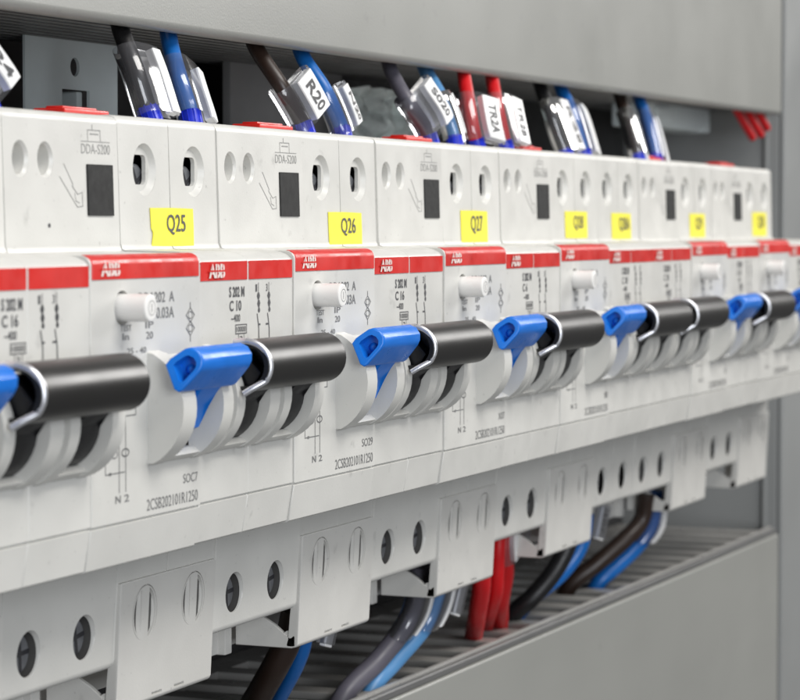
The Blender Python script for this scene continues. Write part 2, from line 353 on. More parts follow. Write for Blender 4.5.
def make_rcd():
    t = thing('residual_current_block', 'x', 'residual current block', (0, 0, 0), 'residual current blocks along the row')
    bm = bmesh.new(); prism(bm, body_profile('rcd'), 0.06, 34.98, 0.55, 3, 0.14)
    b = link('body', bm, 'abs', t)
    cut = bmesh.new()
    for x in (5.0, 12.3): lathe(cut, [(2.75, -2), (2.75, 0.0), (2.3, 0.5), (2.05, 4.0)], 32, axisY(x, yup(36.7), 36.7, 0.86, 1.0))
    for x in (8.3, 25.2): lathe(cut, [(3.75, -2), (3.6, 0.0), (3.38, 0.3), (3.35, 0.6), (5.6, 0.65), (5.6, 13.0)], 36, axisY(x, ylo(-36.1), -36.1, 0.97, 1.0))
    lathe(cut, [(2.55, -2), (2.55, 2.5)], 28, axisY(9.7, 0, 15.1))
    box(cut, 21.7, 30.9, -3, 14, -6.6, 7.2)
    boolean(b, cut)
    # red band wraps over the shoulder
    bm = bmesh.new()
    P = [(1.6, 22.86), (1.2, 22.80)]+[(1.2-1.33*math.sin(math.radians(a)), 21.4+1.33*math.cos(math.radians(a))) for a in (15, 40, 65, 90)]+[(-0.14, 19.3), (0.3, 19.3), (0.3, 21.3), (1.6, 22.3)]
    prism(bm, P, 0.42, 34.5, 0.12, 1); rb = link('red_band', bm, 'red', t)
    bw = bmesh.new(); br = bmesh.new(); logo_print(bw, br, 2.9, 8.7, 19.75, 22.0-0.25)
    for v in list(bw.verts)+list(br.verts):
        if v.co.z > 21.4: v.co.y += 0.02
    lg = link('logo', bw, 'logo', rb, wn=False); link('logo_gap', br, 'red', rb, wn=False)
    # button
    bm = bmesh.new()
    lathe(bm, [(1.55, -4.75), (1.9, -4.6), (2.02, -4.25), (1.98, 2.4)], 32, axisY(9.7, 0, 15.15))
    bt = link('test_button', bm, 'button', t, 40)
    bm = bmesh.new(); f = lambda x, z: Vector((x, -4.78, z))
    ring(bm, 9.7, 15.15, 1.05, 1.05, 0.12, f); stroke(bm, [(9.7, 14.6), (9.7, 15.7)], 0.22, f)
    link('button_mark', bm, 'faint', bt, wn=False)
    # black display window
    bm = bmesh.new()
    z0, z1 = 28.5, 36.3
    P = [(yup(z1)-0.25, z1), (yup(z0)-0.25, z0), (yup(z0)+1, z0), (yup(z1)+1, z1)]
    prism(bm, P, 24.7, 33.0, 0.18, 2); link('status_window', bm, 'window', t)
    # release tab on top
    bm = bmesh.new(); box(bm, 24.6, 39.2-0.2, 17.6, 23.2, 43.6, 44.9, 0.3); box(bm, 26.5, 37.5, 19, 22, 44.8, 45.3, 0.2)
    link('release_tab', bm, 'redclip', t)
    # toggle guard
    bm = bmesh.new(); housing_fin(bm, 17.3, 21.7); housing_fin(bm, 30.9, 34.4); slot_lip(bm, 21.4, 31.2)
    link('toggle_guard', bm, 'fin', t, 40)
    # blue toggle
    bm = bmesh.new()
    lathe(bm, [(5.7, -3.6), (5.9, -3.3), (5.9, 3.3), (5.7, 3.6)], 40, Matrix(((0, 0, 1, 26.3), (1, 0, 0, 3.4), (0, 1, 0, 0), (0, 0, 0, 1))))
    P = [(2.0, -5.6), (-2.7, -3.4), (-3.9, 0.0), (-7.0, 3.4), (-6.4, 6.2), (-3.0, 6.5), (2, 5.5)]
    prism(bm, P, 22.4, 29.2, 0.4, 2)
    tg = link('toggle', bm, 'blue', t, 40)
    prof = [(-4.3, 6.7), (-4.9, 7.6), (-6.9, 9.05), (-7.7, 9.25), (-8.9, 8.7), (-9.6, 7.6), (-9.55, 6.5), (-9.1, 5.6), (-6.9, 3.0), (-6.3, 2.7), (-5.7, 3.1)]
    bm = bmesh.new(); prism(bm, prof, 15.4, 33.4, 0.0)
    for v in bm.verts:
        if v.co.x < 16: v.co.x += (-v.co.y-6.9)*0.35+(v.co.z-6.5)*0.12
    bmesh.ops.bevel(bm, geom=[e for e in bm.edges if abs(e.verts[0].co.x-e.verts[1].co.x) < 4], offset=0.35, segments=3, affect='EDGES', profile=0.5, clamp_overlap=True)
    g = link('grip', bm, 'blue', tg, 40)
    cy = sum(p[0] for p in prof)/len(prof); cz = sum(p[1] for p in prof)/len(prof)
    cut = bmesh.new(); prism(cut, [(cy+(y-cy)*0.60, cz+(z-cz)*0.60) for y, z in prof], 12, 17.5)
    boolean(g, cut)
    bm = bmesh.new(); lathe(bm, [(0.9, 0), (0.8, 0.5), (0.3, 0.8)], 16, Matrix(((0, 0, -1, 17.8), (1, 0, 0, -7.2), (0, 1, 0, 5.9), (0, 0, 0, 1))))
    link('pin', bm, 'blue', tg, 50)
    # terminal screws
    bd = bmesh.new(); bs = bmesh.new()
    for x in (8.3, 25.2): screw_part(bd, bs, x, ylo(-36.1)+1.5, -36.1, 3.0, random.uniform(-12, 14))
    sc = link('terminal_screw', bs, 'screw_d', t); link('screw_slot', bd, 'dark', sc)
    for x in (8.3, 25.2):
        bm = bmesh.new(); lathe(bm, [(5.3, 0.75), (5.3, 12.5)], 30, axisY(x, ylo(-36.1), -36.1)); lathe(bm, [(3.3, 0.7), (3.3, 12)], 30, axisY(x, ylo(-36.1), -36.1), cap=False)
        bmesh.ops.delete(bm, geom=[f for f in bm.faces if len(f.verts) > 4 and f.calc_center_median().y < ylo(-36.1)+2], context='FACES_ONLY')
        link('terminal_recess', bm, 'liner_and_shade', t)
    # terminal bridge block below
    bm = bmesh.new(); box(bm, 8, 33.5, 29.5, 42, -51.2, -43.4, 0.3); box(bm, 31.5, 34.4, 28.0, 42, -51.3, -43.3, 0.3)
    link('bridge_block', bm, 'cover', t)
    # print
    bm = bmesh.new()
    text(bm, 'DDA202  A', 14.6, 26.2, 15.6, 17.2, flat); text(bm, '0.03A', 20.3, 26.1, 13.2, 14.9, flat)
    text(bm, 'TEST', 8.9, 12.4, 11.7, 12.6, flat); text(bm, 'In', 9.6, 11.6, 10.4, 11.4, flat)
    text(bm, 'IP', 16.8, 19.4, 11.9, 12.9, flat); text(bm, '20', 17.0, 19.2, 10.3, 11.4, flat)
    text(bm, '25 - 40', 11.0, 17.0, 8.3, 9.2, flat)
    for z in (13.4, 11.4):
        stroke(bm, [(31.6, z+1.1), (30.2, z), (31.6, z-1.1), (33.0, z), (31.6, z+1.1)], 0.16, flat); ring(bm, 31.6, z, 0.7, 0.55, 0.14, flat, 10)
    stroke(bm, [(31.6, 14.5), (31.6, 15.3)], 0.2, flat); stroke(bm, [(31.6, 10.3), (31.6, 9.4)], 0.2, flat)
    # wiring diagram
    stroke(bm, [(13.6, 4.5), (13.6, -0.6), (10.4, -0.6), (10.4, -11.6)], 0.16, flat)
    stroke(bm, [(8.4, -2.6), (8.4, -11.6)], 0.16, flat)
    stroke(bm, [(11.6, 1.4), (9.8, 1.4), (9.8, 0.6), (11.4, 0.6)], 0.16, flat)
    ring(bm, 10.3, -5.9, 1.1, 0.55, 0.2, flat); ring(bm, 7.0, -5.9, 0.9, 0.6, 0.16, flat); ring(bm, 5.4, -5.9, 0.6, 0.5, 0.16, flat)
    stroke(bm, [(8.6, -3.4), (4.2, -3.4), (4.2, -8.7), (10.0, -8.7)], 0.16, flat); disc(bm, 5.6, -8.7, 0.45, 0.25, flat)
    text(bm, 'N', 7.2, 8.8, -13.1, -12.0, flat); text(bm, '2', 9.9, 11.4, -13.1, -12.0, flat)
    text(bm, '2CSB202101R1250', 17.0, 33.9, -15.1, -13.4, flat, bold=0.0)
    link('printed_marking', bm, 'midink', t, wn=False)
    bm = bmesh.new()
    text(bm, 'DDA-S200', 23.3, 32.4, 37.9, 39.4, upf, bold=-0.002)
    stroke(bm, [(23.3, 39.75), (32.4, 39.75)], 0.12, upf)
    stroke(bm, [(26.9, 42.3), (26.9, 41.6)], 0.16, upf); stroke(bm, [(25.4, 39.8), (25.4, 41.5), (29.4, 41.5), (29.4, 39.8)], 0.14, upf)
    stroke(bm, [(26.2, 40.9), (28.8, 40.9)], 0.2, upf)
    stroke(bm, [(17.8, 36.2), (20.4, 33.2), (20.2, 32.9), (21.8, 31.7), (23.2, 32.0), (23.3, 29.9), (21.6, 29.8), (16.4, 34.3)], 0.13, upf)
    stroke(bm, [(20.9, 31.9), (21.2, 30.7), (22.3, 30.4)], 0.12, upf)
    link('embossed_marking', bm, 'faint', t, wn=False)
    return t

# ------------------------------------------------------------------ two-pole breaker
def make_mcb():
    t = thing('circuit_breaker', 'x', 'circuit breaker', (0, 0, 0), 'circuit breakers along the row')
    bm = bmesh.new()
    for k in (0, 1): prism(bm, body_profile('mcb'), 0.05+17.5*k, 17.48+17.5*k, 0.42, 3, 0.12)
    b = link('body', bm, 'abs', t)
    cut = bmesh.new(); cut2 = bmesh.new(); bs = bmesh.new(); bd = bmesh.new()
    for x in (8.9, 26.4):
        lathe(cut, [(4.35, -2), (4.2, 0.0), (3.95, 0.3), (3.5, 0.9)], 40, axisY(x, yup(35.7), 35.7, 0.94, 1.0))
        box(cut2, x-3.2, x+2.1, 13.5, 17, 33.3, 38.0, 0.9, 3); box(cut2, x-5.0, x+5.0, 15.6, 30, 31.0, 40.0)
        box(cut, x-5.7+0.4, x+3.9, -3, 14, -6.6, 7.2)
        screw_part(bd, bs, x+0.9, 15.98, 33.7, 2.9, 60)
    boolean(b, cut); boolean(b, cut2)
    sc = link('terminal_screw', bs, 'screw', t); link('screw_slot', bd, 'dark', sc)
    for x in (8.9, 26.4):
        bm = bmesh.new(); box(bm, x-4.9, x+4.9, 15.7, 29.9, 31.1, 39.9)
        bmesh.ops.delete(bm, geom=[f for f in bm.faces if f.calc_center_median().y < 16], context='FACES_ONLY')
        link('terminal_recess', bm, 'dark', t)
    bm = bmesh.new()
    for k, (a, c) in enumerate(((0.4, 17.15), (17.85, 34.6))):
        prism(bm, [(-0.03, 21.2), (-0.03, 18.25), (0.4, 18.25), (0.4, 21.0)], a, c, 0.03, 1)
    rb = link('red_band', bm, 'red', t)
    bw = bmesh.new(); br = bmesh.new(); logo_print(bw, br, 2.9, 8.6, 18.65, 20.85)
    link('logo', bw, 'logo', rb, wn=False); link('logo_gap', br, 'red', rb, wn=False)
    # toggle guards: one rounded pair per pole
    for k in (0, 17.5):
        bm = bmesh.new(); housing_fin(bm, k+0.85, k+3.7); housing_fin(bm, k+12.9, k+16.65); slot_lip(bm, k+3.4, k+13.0)
        link('toggle_guard', bm, 'fin', t, 40)
    bm = bmesh.new()
    for k in (0, 17.5):
        lathe(bm, [(7.1, -4.3), (7.4, -4.0), (7.4, 4.0), (7.1, 4.3)], 40, Matrix(((0, 0, 1, k+8.1), (1, 0, 0, 2.9), (0, 1, 0, 0), (0, 0, 0, 1))))
        prism(bm, [(2, -5.6), (-2.9, -3.6), (-4.6, -0.3), (-6.8, 1.4), (-8.5, 4), (-5, 7.5), (2, 6)], k+4.3, k+11.7, 0.4, 2)
    tg = link('toggle', bm, 'w_black', t, 40)  # darker black than the grip: shadow between the guards put into the colour
    # grip bar across both poles
    outer = [(-4.6, 8.3), (-5.6, 9.1)]+arc(-6.9, 5.15, 4.05, 95, 268, 16)+[(-6.0, 1.3), (-4.6, 2.3)]
    bm = bmesh.new(); prism(bm, outer, 2.2, 32.4, 0.4, 3); g = link('grip', bm, 'black', tg, 40)
    cut = bmesh.new(); prism(cut, [(-3.0, 7.4), (-5.6, 8.1)]+arc(-6.8, 5.15, 3.15, 95, 268, 12)+[(-3.0, 2.0)], -1, 7.5)
    boolean(g, cut)
    # bright spring clip around the open end
    bm = bmesh.new()
    pts = [Vector((2.0, -5.0, 8.9))]+[Vector((1.9+0.9*math.sin(math.radians((a-85)*0.9)), -6.75+3.95*math.cos(math.radians(a)), 5.2+3.8*math.sin(math.radians(a)))) for a in range(92, 226, 8)]+[Vector((1.6, -8.2, 1.75)), Vector((1.0, -6.9, 0.9))]
    tube(bm, smooth_path(pts, 3), 0.5, 10); link('spring_clip', bm, 'steel', tg, 60)
    # lower terminal cover
    zt, zb = -29.2, -49.8
    yf = lambda z: ylo(z)-0.75
    bm = bmesh.new()
    P = [(yf(zt)+0.2, zt), (yf(zt-0.3), zt-0.3), (yf(zb+0.9), zb+0.9)]+[(yf(zb)+1.0-1.0*math.cos(math.radians(a)), zb+0.9-0.9*math.sin(math.radians(a))) for a in (30, 60, 90)]+[(yf(zb)+2.2, zb), (yf(zb)+2.6, zb+0.6), (yf(zb)+1.6, zb+1.4), (ylo(-44)+1.1, -44), (ylo(zt)+0.6, zt)]
    prism(bm, P, 0.5, 34.5, 0.3, 2); cv = link('terminal_cover', bm, 'cover', t)
    cut = bmesh.new()
    for x in (8.9, 26.2):
        for sgn in (-1, 1):                      # two half moons either side of a bar
            R_ = 4.3; pr = []
            for i in range(13):
                a = math.radians(-70+140*i/12); pr.append((sgn*(R_*math.cos(a)*0.92), R_*math.sin(a)))
            vs0 = [cut.verts.new((x+p, yf(-34.9)-2.5, -34.9+q)) for p, q in pr]; vs1 = [cut.verts.new((x+p*0.93, yf(-34.9)+(0.15+0.75*max(0, (abs(p)-1.3)/2.7) if sgn < 0 else 0.9-0.6*max(0, (abs(p)-1.3)/2.7)), -34.9+q*0.97)) for p, q in pr]
            cut.faces.new(vs0); cut.faces.new(vs1[::-1])
            for i in range(13): cut.faces.new((vs0[i], vs1[i], vs1[(i+1) % 13], vs0[(i+1) % 13]))
    for x in (12.5, 20.5): box(cut, x, x+3.6, 10, 17.3, -48.75, -48.3)
    boolean(cv, cut)
    cut = bmesh.new()
    for x in (8.9, 26.2):
        m_ = axisY(x, yf(-34.9), -34.9, 0.92, 1.0); n_ = 40
        rg = []
        for r_, h_ in ((4.62, -2), (4.62, 0.25), (4.4, 0.25), (4.4, -2)):
            rg.append([cut.verts.new(m_ @ Vector((r_*math.cos(2*math.pi*i/n_), r_*math.sin(2*math.pi*i/n_), h_))) for i in range(n_)])
        for j in range(4):
            a_, b_ = rg[j], rg[(j+1) % 4]
            for i in range(n_): cut.faces.new((a_[i], a_[(i+1) % n_], b_[(i+1) % n_], b_[i]))
    boolean(cv, cut)
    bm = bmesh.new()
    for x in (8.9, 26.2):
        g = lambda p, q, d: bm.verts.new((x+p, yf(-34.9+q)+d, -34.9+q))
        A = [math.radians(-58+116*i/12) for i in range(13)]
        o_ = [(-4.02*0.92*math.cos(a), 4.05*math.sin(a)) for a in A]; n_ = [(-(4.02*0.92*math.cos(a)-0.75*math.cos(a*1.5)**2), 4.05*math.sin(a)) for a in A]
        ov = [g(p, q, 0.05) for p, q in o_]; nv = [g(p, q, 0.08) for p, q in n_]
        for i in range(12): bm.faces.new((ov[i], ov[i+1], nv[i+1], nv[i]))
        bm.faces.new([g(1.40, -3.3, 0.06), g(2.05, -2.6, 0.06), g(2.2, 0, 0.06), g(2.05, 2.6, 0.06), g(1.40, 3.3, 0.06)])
    link('painted_shade', bm, 'liner_and_shade', cv, wn=False)  # shading inside the half moons, painted as dark near-flush shapes
    # curved side cheeks of the cover
    y0 = yf(zb)
    for xa, xb in ((0.5, 1.5), (33.5, 34.5)):
        P = [(y0+0.5, zb+0.25), (y0+0.5, zb+2.7)]+[(y0+0.6+(1-math.cos(math.radians(a)))*1.1, zb+2.7-1.1*math.sin(math.radians(a))) for a in (30, 60, 85)]
        P += [(y0+2.6, zb+2.4), (y0+4.5, zb+4.0), (y0+6.6, zb+5.2), (y0+9.0, zb+6.0), (y0+12.5, zb+6.4), (y0+12.5, zb+0.0), (y0+1.2, zb-0.05)]
        bm = bmesh.new(); prism(bm, P, xa, xb, 0.15, 1); link('cheek', bm, 'cover', cv)
    bm = bmesh.new(); tube(bm, [Vector((0.7, y0+1.75, zb+1.75)), Vector((34.3, y0+1.75, zb+1.75))], 1.4, 18); box(bm, 0.8, 34.2, y0+0.75, y0+2.0, zb+0.2, zb+2.2, 0.2, 1); link('gutter', bm, 'cover', cv, 50)
    bm = bmesh.new(); box(bm, 2.0, 33, 30, 44, -50.6, -43.0, 0.3); link('clamp_block', bm, 'cover', t)
    # print
    bm = bmesh.new(); f = lambda x, z: Vector((x, 0.04, z))
    text(bm, 'S 202 M', 10.6, 16.2, 15.5, 17.2, f, bold=0.03); text(bm, '~400', 11.3, 14.6, 11.6, 12.8, f)
    stroke(bm, [(12.9, 11.1), (17.0, 11.1), (17.0, 9.7), (12.9, 9.7), (12.9, 11.1)], 0.16, f)
    text(bm, '10000', 13.2, 16.7, 9.95, 10.85, f); text(bm, '3', 14.5, 15.4, 8.3, 9.3, f)
    stroke(bm, [(14.0, 9.7), (14.0, 8.0), (16.0, 8.0), (16.0, 9.7)], 0.14, f)
    for x, s in ((20.9, '1'), (24.9, '3')):
        text(bm, s, x-0.5, x+0.1, 16.2, 17.4, f)
        stroke(bm, [(x+0.6, 17.6), (x+0.6, 16.0)], 0.14, f)
        disc(bm, x+0.6, 15.5, 0.55, 0.6, f, 6); disc(bm, x+0.7, 14.3, 0.55, 0.6, f, 6); disc(bm, x+0.8, 13.2, 0.42, 0.42, f, 6)
        stroke(bm, [(x+0.6, 16), (x+0.8, 13.0)], 0.35, f)
        stroke(bm, [(x+0.1, 12.6), (x+0.5, 11.2), (x+0.7, 10.2), (x+0.75, 7.5)], 0.26, f)
    stroke(bm, [(21.4, 10.9), (22.1, 10.9)], 0.3, f); stroke(bm, [(24.4, 10.9), (25.4, 10.9)], 0.3, f)
    link('printed_marking', bm, 'ink', t, wn=False)
    return t

rcd0 = make_rcd(); mcb0 = make_mcb()
RC = {-2: ('residual current block cut off by the left edge, only its blue toggle showing', None),
      0: ('white residual current block with blue toggle and test button, left of breaker Q25', 'SOC7'),
      2: ('white residual current block with blue toggle and test button, left of breaker Q26', 'SO29'),
      4: ('white residual current block with blue toggle and test button, left of breaker Q27', 'X07'),
      6: ('white residual current block with blue toggle and test button, left of breaker Q28', '80'),
      9: ('white residual current block with blue toggle left of the breaker tagged Q29', '0'),
      11: ('rightmost white residual current block with blue toggle, left of the breaker tagged Q30', '0')}
MC = {-1: ('untagged white two-pole breaker with black toggle bar at the left edge', 'C 16', None),
      1: ('white two-pole breaker with black toggle bar and yellow tag Q25', 'C 10', 'Q25'),
      3: ('white two-pole breaker with black toggle bar and yellow tag Q26', 'C 16', 'Q26'),
      5: ('white two-pole breaker with black toggle bar and yellow tag Q27', 'C 6', 'Q27'),
      7: ('white two-pole breaker with black toggle bar and yellow tag Q28', 'C 10', 'Q28'),
      8: ('white two-pole breaker with black toggle bar and yellow tag Q28A', 'C 10', 'Q28A'),
      10: ('white two-pole breaker with black toggle bar and yellow tag Q29', 'C 10', 'Q29'),
      12: ('rightmost white two-pole breaker with black toggle bar and yellow tag Q30', 'C 10', 'Q30')}
def add_rcd_print(t, s):
    if not s: return
    bm = bmesh.new(); w_ = 1.22*len(s); text(bm, s, 33.9-w_, 33.9, -12.1, -10.7, flat, bold=0.0)
    link('serial_print', bm, 'midink', t, wn=False)
def add_mcb_extra(t, rating, tag, jig):
    bm = bmesh.new(); n = len(rating.replace(' ', ''))
    text(bm, rating, 10.7, 10.7+1.45*n, 13.3, 15.0, lambda x, z: Vector((x, 0.04, z)), bold=0.025)
    link('rating_print', bm, 'ink', t, wn=False)
    if tag:
        x0, x1, z0, z1, notch, tilt_ = jig
        def F(x, z, d=0.0):
            zz = z+(x-17.5)*tilt_; return Vector((x, yup(zz)-0.09-d, zz))
        out = [(x0, z1), (x0+(x1-x0)*0.5, z1+0.06), (x1, z1-0.05), (x1+0.08, (z0+z1)/2), (x1-0.02, z0), (x0+(x1-x0)*0.6, z0-0.04), (x0+0.2, z0+0.05)]
        if notch: out += [(x0+0.7, z0+1.6), (x0+0.75, z0+2.2), (x0+0.2, z0+2.9)]
        else: out += [(x0+0.05, (z0+z1)/2)]
        bm = bmesh.new()
        a = [bm.verts.new(F(x, z, 0.10+(0.06 if (notch and i in (7, 8)) else 0))) for i, (x, z) in enumerate(out)]
        b = [bm.verts.new(F(x, z, -0.02)) for x, z in out]
        bm.faces.new(a); n_ = len(a)
        for i in range(n_): bm.faces.new((a[i], b[i], b[(i+1) % n_], a[(i+1) % n_]))
        lb = link('tag_sticker', bm, 'yellow', t, wn=False)
        bm = bmesh.new(); w_ = x1-x0
        text(bm, tag, x0+w_*0.36, x0+w_*(0.80 if len(tag) < 4 else 0.92), z0+1.8, z1-1.0, lambda x, z: F(x, z, 0.20), bold=0.008)
        link('tag_text', bm, 'ink', lb, wn=False)
def open_lower(t):
    # this one carries no long cover: plain lower face with two screw holes
    for ch in list(t.children):
        if ch.name.startswith('terminal_cover') or ch.name.startswith('clamp_block'):
            for g in list(ch.children): bpy.data.objects.remove(g)
            bpy.data.objects.remove(ch)
    old = [c for c in t.children if c.name.startswith('body')][0]
    nb = bpy.data.objects.new('body', old.data.copy()); C.objects.link(nb); nb.parent = t; bpy.data.objects.remove(old)
    cut = bmesh.new(); bd = bmesh.new(); bs = bmesh.new()
    for x in (8.9, 26.2):
        lathe(cut, [(3.75, -2), (3.6, 0.0), (3.38, 0.3), (3.35, 0.6), (5.6, 0.65), (5.6, 13.0)], 36, axisY(x, ylo(-36.1), -36.1, 0.97, 1.0))
        screw_part(bd, bs, x, ylo(-36.1)+1.5, -36.1, 3.0, 10)
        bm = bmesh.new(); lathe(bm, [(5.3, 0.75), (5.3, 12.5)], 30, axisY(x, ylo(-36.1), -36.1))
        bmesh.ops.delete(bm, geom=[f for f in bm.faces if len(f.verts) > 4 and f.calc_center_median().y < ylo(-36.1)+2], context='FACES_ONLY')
        link('terminal_recess', bm, 'liner_and_shade', t)
    boolean(nb, cut)
    sc = link('terminal_screw', bs, 'screw_d', t); link('screw_slot', bd, 'dark', sc)
    bm = bmesh.new(); box(bm, 3, 32, 28, 42, -51.0, -43.4, 0.3); link('bridge_block', bm, 'cover', t)
for i, X in enumerate(sorted(RC)):
    lab, ser = RC[X]
    if i == 0: t = rcd0; t.location = (35*X*S, 0, 0); t['label'] = lab; rcd_copies = [(t, ser)]
    else: rcd_copies.append((dup(rcd0, (35*X, random.uniform(-.16, .10), random.uniform(-.12, .12)), lab), ser))
for t, ser in rcd_copies: add_rcd_print(t, ser)
bm = bmesh.new(); disc(bm, 12.9, 27.0, 0.42, 0.36, lambda x, z: Vector((x, yup(z)-0.05, z)), 7); link('dirt_speck', bm, 'ink', rcd_copies[1][0], wn=False)
mc = []
for i, X in enumerate(sorted(MC)):
    lab, rat, tag = MC[X]
    if i == 0: t = mcb0; t.location = (35*X*S, 0, 0); t['label'] = lab
    else: t = dup(mcb0, (35*X, random.uniform(-.02, .22), random.uniform(-.14, .14)), lab)
    mc.append((t, rat, tag, X))
JIG = {1: (10.2, 25.4, 23.5, 29.6, True, 0.0), 3: (11.5, 27.2, 23.2, 29.4, False, -0.004), 5: (10.5, 26.6, 23.4, 30.1, False, -0.004),
       7: (9.8, 26.5, 23.9, 30.2, False, 0.0), 8: (11.5, 27.6, 23.4, 29.9, False, -0.004), 10: (12.3, 27.6, 23.6, 30.0, False, 0), 12: (11.0, 27.8, 23.9, 30.9, False, 0)}
for t, rat, tag, X in mc:
    if X == 8: open_lower(t)
for t, rat, tag, X in mc: add_mcb_extra(t, rat, tag, JIG.get(X))

# ------------------------------------------------------------------ wires
def wire(name, label, mat, pts, r=1.45, ferrule=None, marker=None, group=None, sleeve=None):
    """pts start at the terminal. marker: dict(t0,t1,side,yaw,text)"""
    pts = [(p[0], p[1], p[2]-(0.2 if ferrule else 0)) for p in pts]
    base = Vector(pts[0]); t = thing(name, label, 'wire', pts[0], group)
    P = [p-base for p in smooth_path(pts, 10)]
    bm = bmesh.new(); tube(bm, P, r, 18); link('insulation', bm, mat, t, 60)
    if ferrule:
        bm = bmesh.new(); d = (P[4]-P[0]).normalized()
        tube(bm, [P[0]-d*1.0, P[0]+d*2.4, P[0]+d*2.9], lambda u: 1.75 if u < 0.9 else 1.6, 18)
        for k in range(10):
            a = k*math.pi/5; u = d.orthogonal().normalized(); v = d.cross(u)
            q = P[0]+(u*math.cos(a)+v*math.sin(a))*1.72; tube(bm, [q, q+d*2.8], 0.14, 6)
        link('ferrule', bm, ferrule, t, 50)
    if marker:
        n = len(P)-1; a = P[int(n*marker['t0'])]; b = P[int(n*marker['t1'])]
        ax = (a-b).normalized() if a.z > b.z else (b-a).normalized()      # upwards along the wire
        Lh = (a-b).length; mid = (a+b)/2
        yaw = math.radians(marker.get('yaw', 0))
        nrm = Vector((math.sin(yaw), -math.cos(yaw), 0.0)); nrm = (nrm-ax*nrm.dot(ax)).normalized()
        sd = nrm.cross(ax)*-1                                         # to the viewer's right when facing the card
        if sd.x < 0: sd = -sd
        R = Matrix((sd, -nrm, ax)).transposed().to_4x4()
        # clear tube round the wire joined to a flat clear pocket
        W = marker.get('w', 5.0); off = marker.get('off', 3.4)
        bm = bmesh.new()
        prof = []
        for i in range(13): 
            q = math.radians(90+180*i/12); prof.append((3.1*math.cos(q), 2.4*math.sin(q)))
        prof += [(off-W/2+0.5, -2.7), (off+W/2, -2.6), (off+W/2+0.35, -1.8), (off+W/2-0.1, -0.9), (1.6, -0.5), (1.6, 1.8)]
        i0_, i1_ = int(n*marker['t0']), int(n*marker['t1']); prev = None
        for j in range(i0_, i1_+1):
            p_ = P[j]; cur = [bm.verts.new(p_+R.to_3x3() @ Vector((x, y, 0))) for x, y in prof]
            if prev:
                for i in range(len(prof)): bm.faces.new((prev[i], prev[(i+1) % len(prof)], cur[(i+1) % len(prof)], cur[i]))
            prev = cur
        sl = link('marker_sleeve', bm, 'clear', t, 40, wn=False)
        R3 = R.to_3x3()
        def at_(u):                                   # u: millimetres up from the middle of the sleeve
            q_ = i0_+(0.5+(u if a.z > b.z else u)/Lh)*(i1_-i0_)
            if P[i1_].z < P[i0_].z: q_ = i0_+(0.5-u/Lh)*(i1_-i0_)
            q_ = min(max(q_, 0), n-0.001); k_ = int(q_); return P[k_].lerp(P[k_+1], q_-k_)
        bm = bmesh.new(); prev = None; first = None
        rect = [(off-W/2+0.9, -2.98), (off+W/2-0.15, -2.98), (off+W/2, -2.8), (off+W/2, -1.4), (off-W/2+0.75, -1.4), (off-W/2+0.75, -2.8)]
        for k_ in range(9):
            c_ = at_((-0.5+k_/8)*(Lh-1.2)); cur = [bm.verts.new(c_+R3 @ Vector((x, y, 0))) for x, y in rect]
            if prev:
                for i in range(6): bm.faces.new((prev[i], prev[(i+1) % 6], cur[(i+1) % 6], cur[i]))
            else: first = cur
            prev = cur
        bm.faces.new(first[::-1]); bm.faces.new(prev)
        cd = link('marker_card', bm, marker.get('card', 'card'), sl)
        if marker.get('text'):
            bm = bmesh.new(); xm = off+0.35; hh = (W-1.0)*0.27; ll = Lh*0.30
            text(bm, marker['text'], -ll, ll, -hh, hh, lambda u, v: at_(-u)+R3 @ Vector((xm+v, -3.1, 0)), bold=0.02)
            link('marker_text', bm, 'ink', cd, wn=False)
    return t
BF = 'ferrule'
GT = 'marked wires entering the terminals from above'
wire('wire', 'blue wire with slanting white marker at the far left, above the untagged breaker', 'w_blue', [(5.0, 19, 43.4), (4.2, 19.6, 45.5), (-0.5, 21.5, 51), (-4.5, 25, 57), (-6, 29, 63)], 1.6, BF, dict(t0=.14, t1=.72, yaw=-5, text='N24', w=3.9, off=4.2), GT)
wire('wire', 'black wire in a clear sleeve above the Q25 breaker', 'w_black', [(56.5, 19, 43.8), (56.7, 20, 46.1), (56.4, 22, 52.3), (59.2, 26, 58.6), (64.6, 30, 63)], 1.5, BF, dict(t0=.15, t1=.66, yaw=0, w=3.4, off=4.2), GT)
wire('wire', 'blue wire in a clear sleeve above the Q25 breaker', 'w_blue', [(71.2, 19, 43.6), (71.7, 20, 46.7), (72.4, 22, 51.5), (77, 26, 57.3), (83, 30, 63)], 1.5, BF, dict(t0=.15, t1=.66, yaw=4, w=3.2, off=4.2), GT)
wire('wire', 'dark brown wire with white marker reading R20', 'w_brown', [(118.6, 19, 43.5), (117.7, 20, 46.8), (113.6, 22, 52.7), (114.4, 27, 59.2), (118.6, 31, 64)], 1.5, BF, dict(t0=.15, t1=.52, yaw=-8, text='R20', w=6.0, off=3.4), GT)
wire('wire', 'blue wire with white marker reading N20 above the Q26 breaker', 'w_blue', [(136, 19, 43.2), (136.5, 20, 46.3), (133.9, 22, 52.7), (135.3, 27, 59), (140.5, 31, 64)], 1.5, BF, dict(t0=.14, t1=.50, yaw=12, text='N20', w=4.8, off=4.4), GT)
wire('wire', 'grey wire with white marker above the Q27 breaker, left of a blue wire', 'w_grey', [(182.7, 19, 43.4), (181.2, 20, 47.5), (176.7, 22, 52.7), (180.3, 27, 58.7), (186.3, 31, 64)], 1.5, BF, dict(t0=.10, t1=.56, yaw=-5, text='S020', w=4.4, off=5.2), GT)
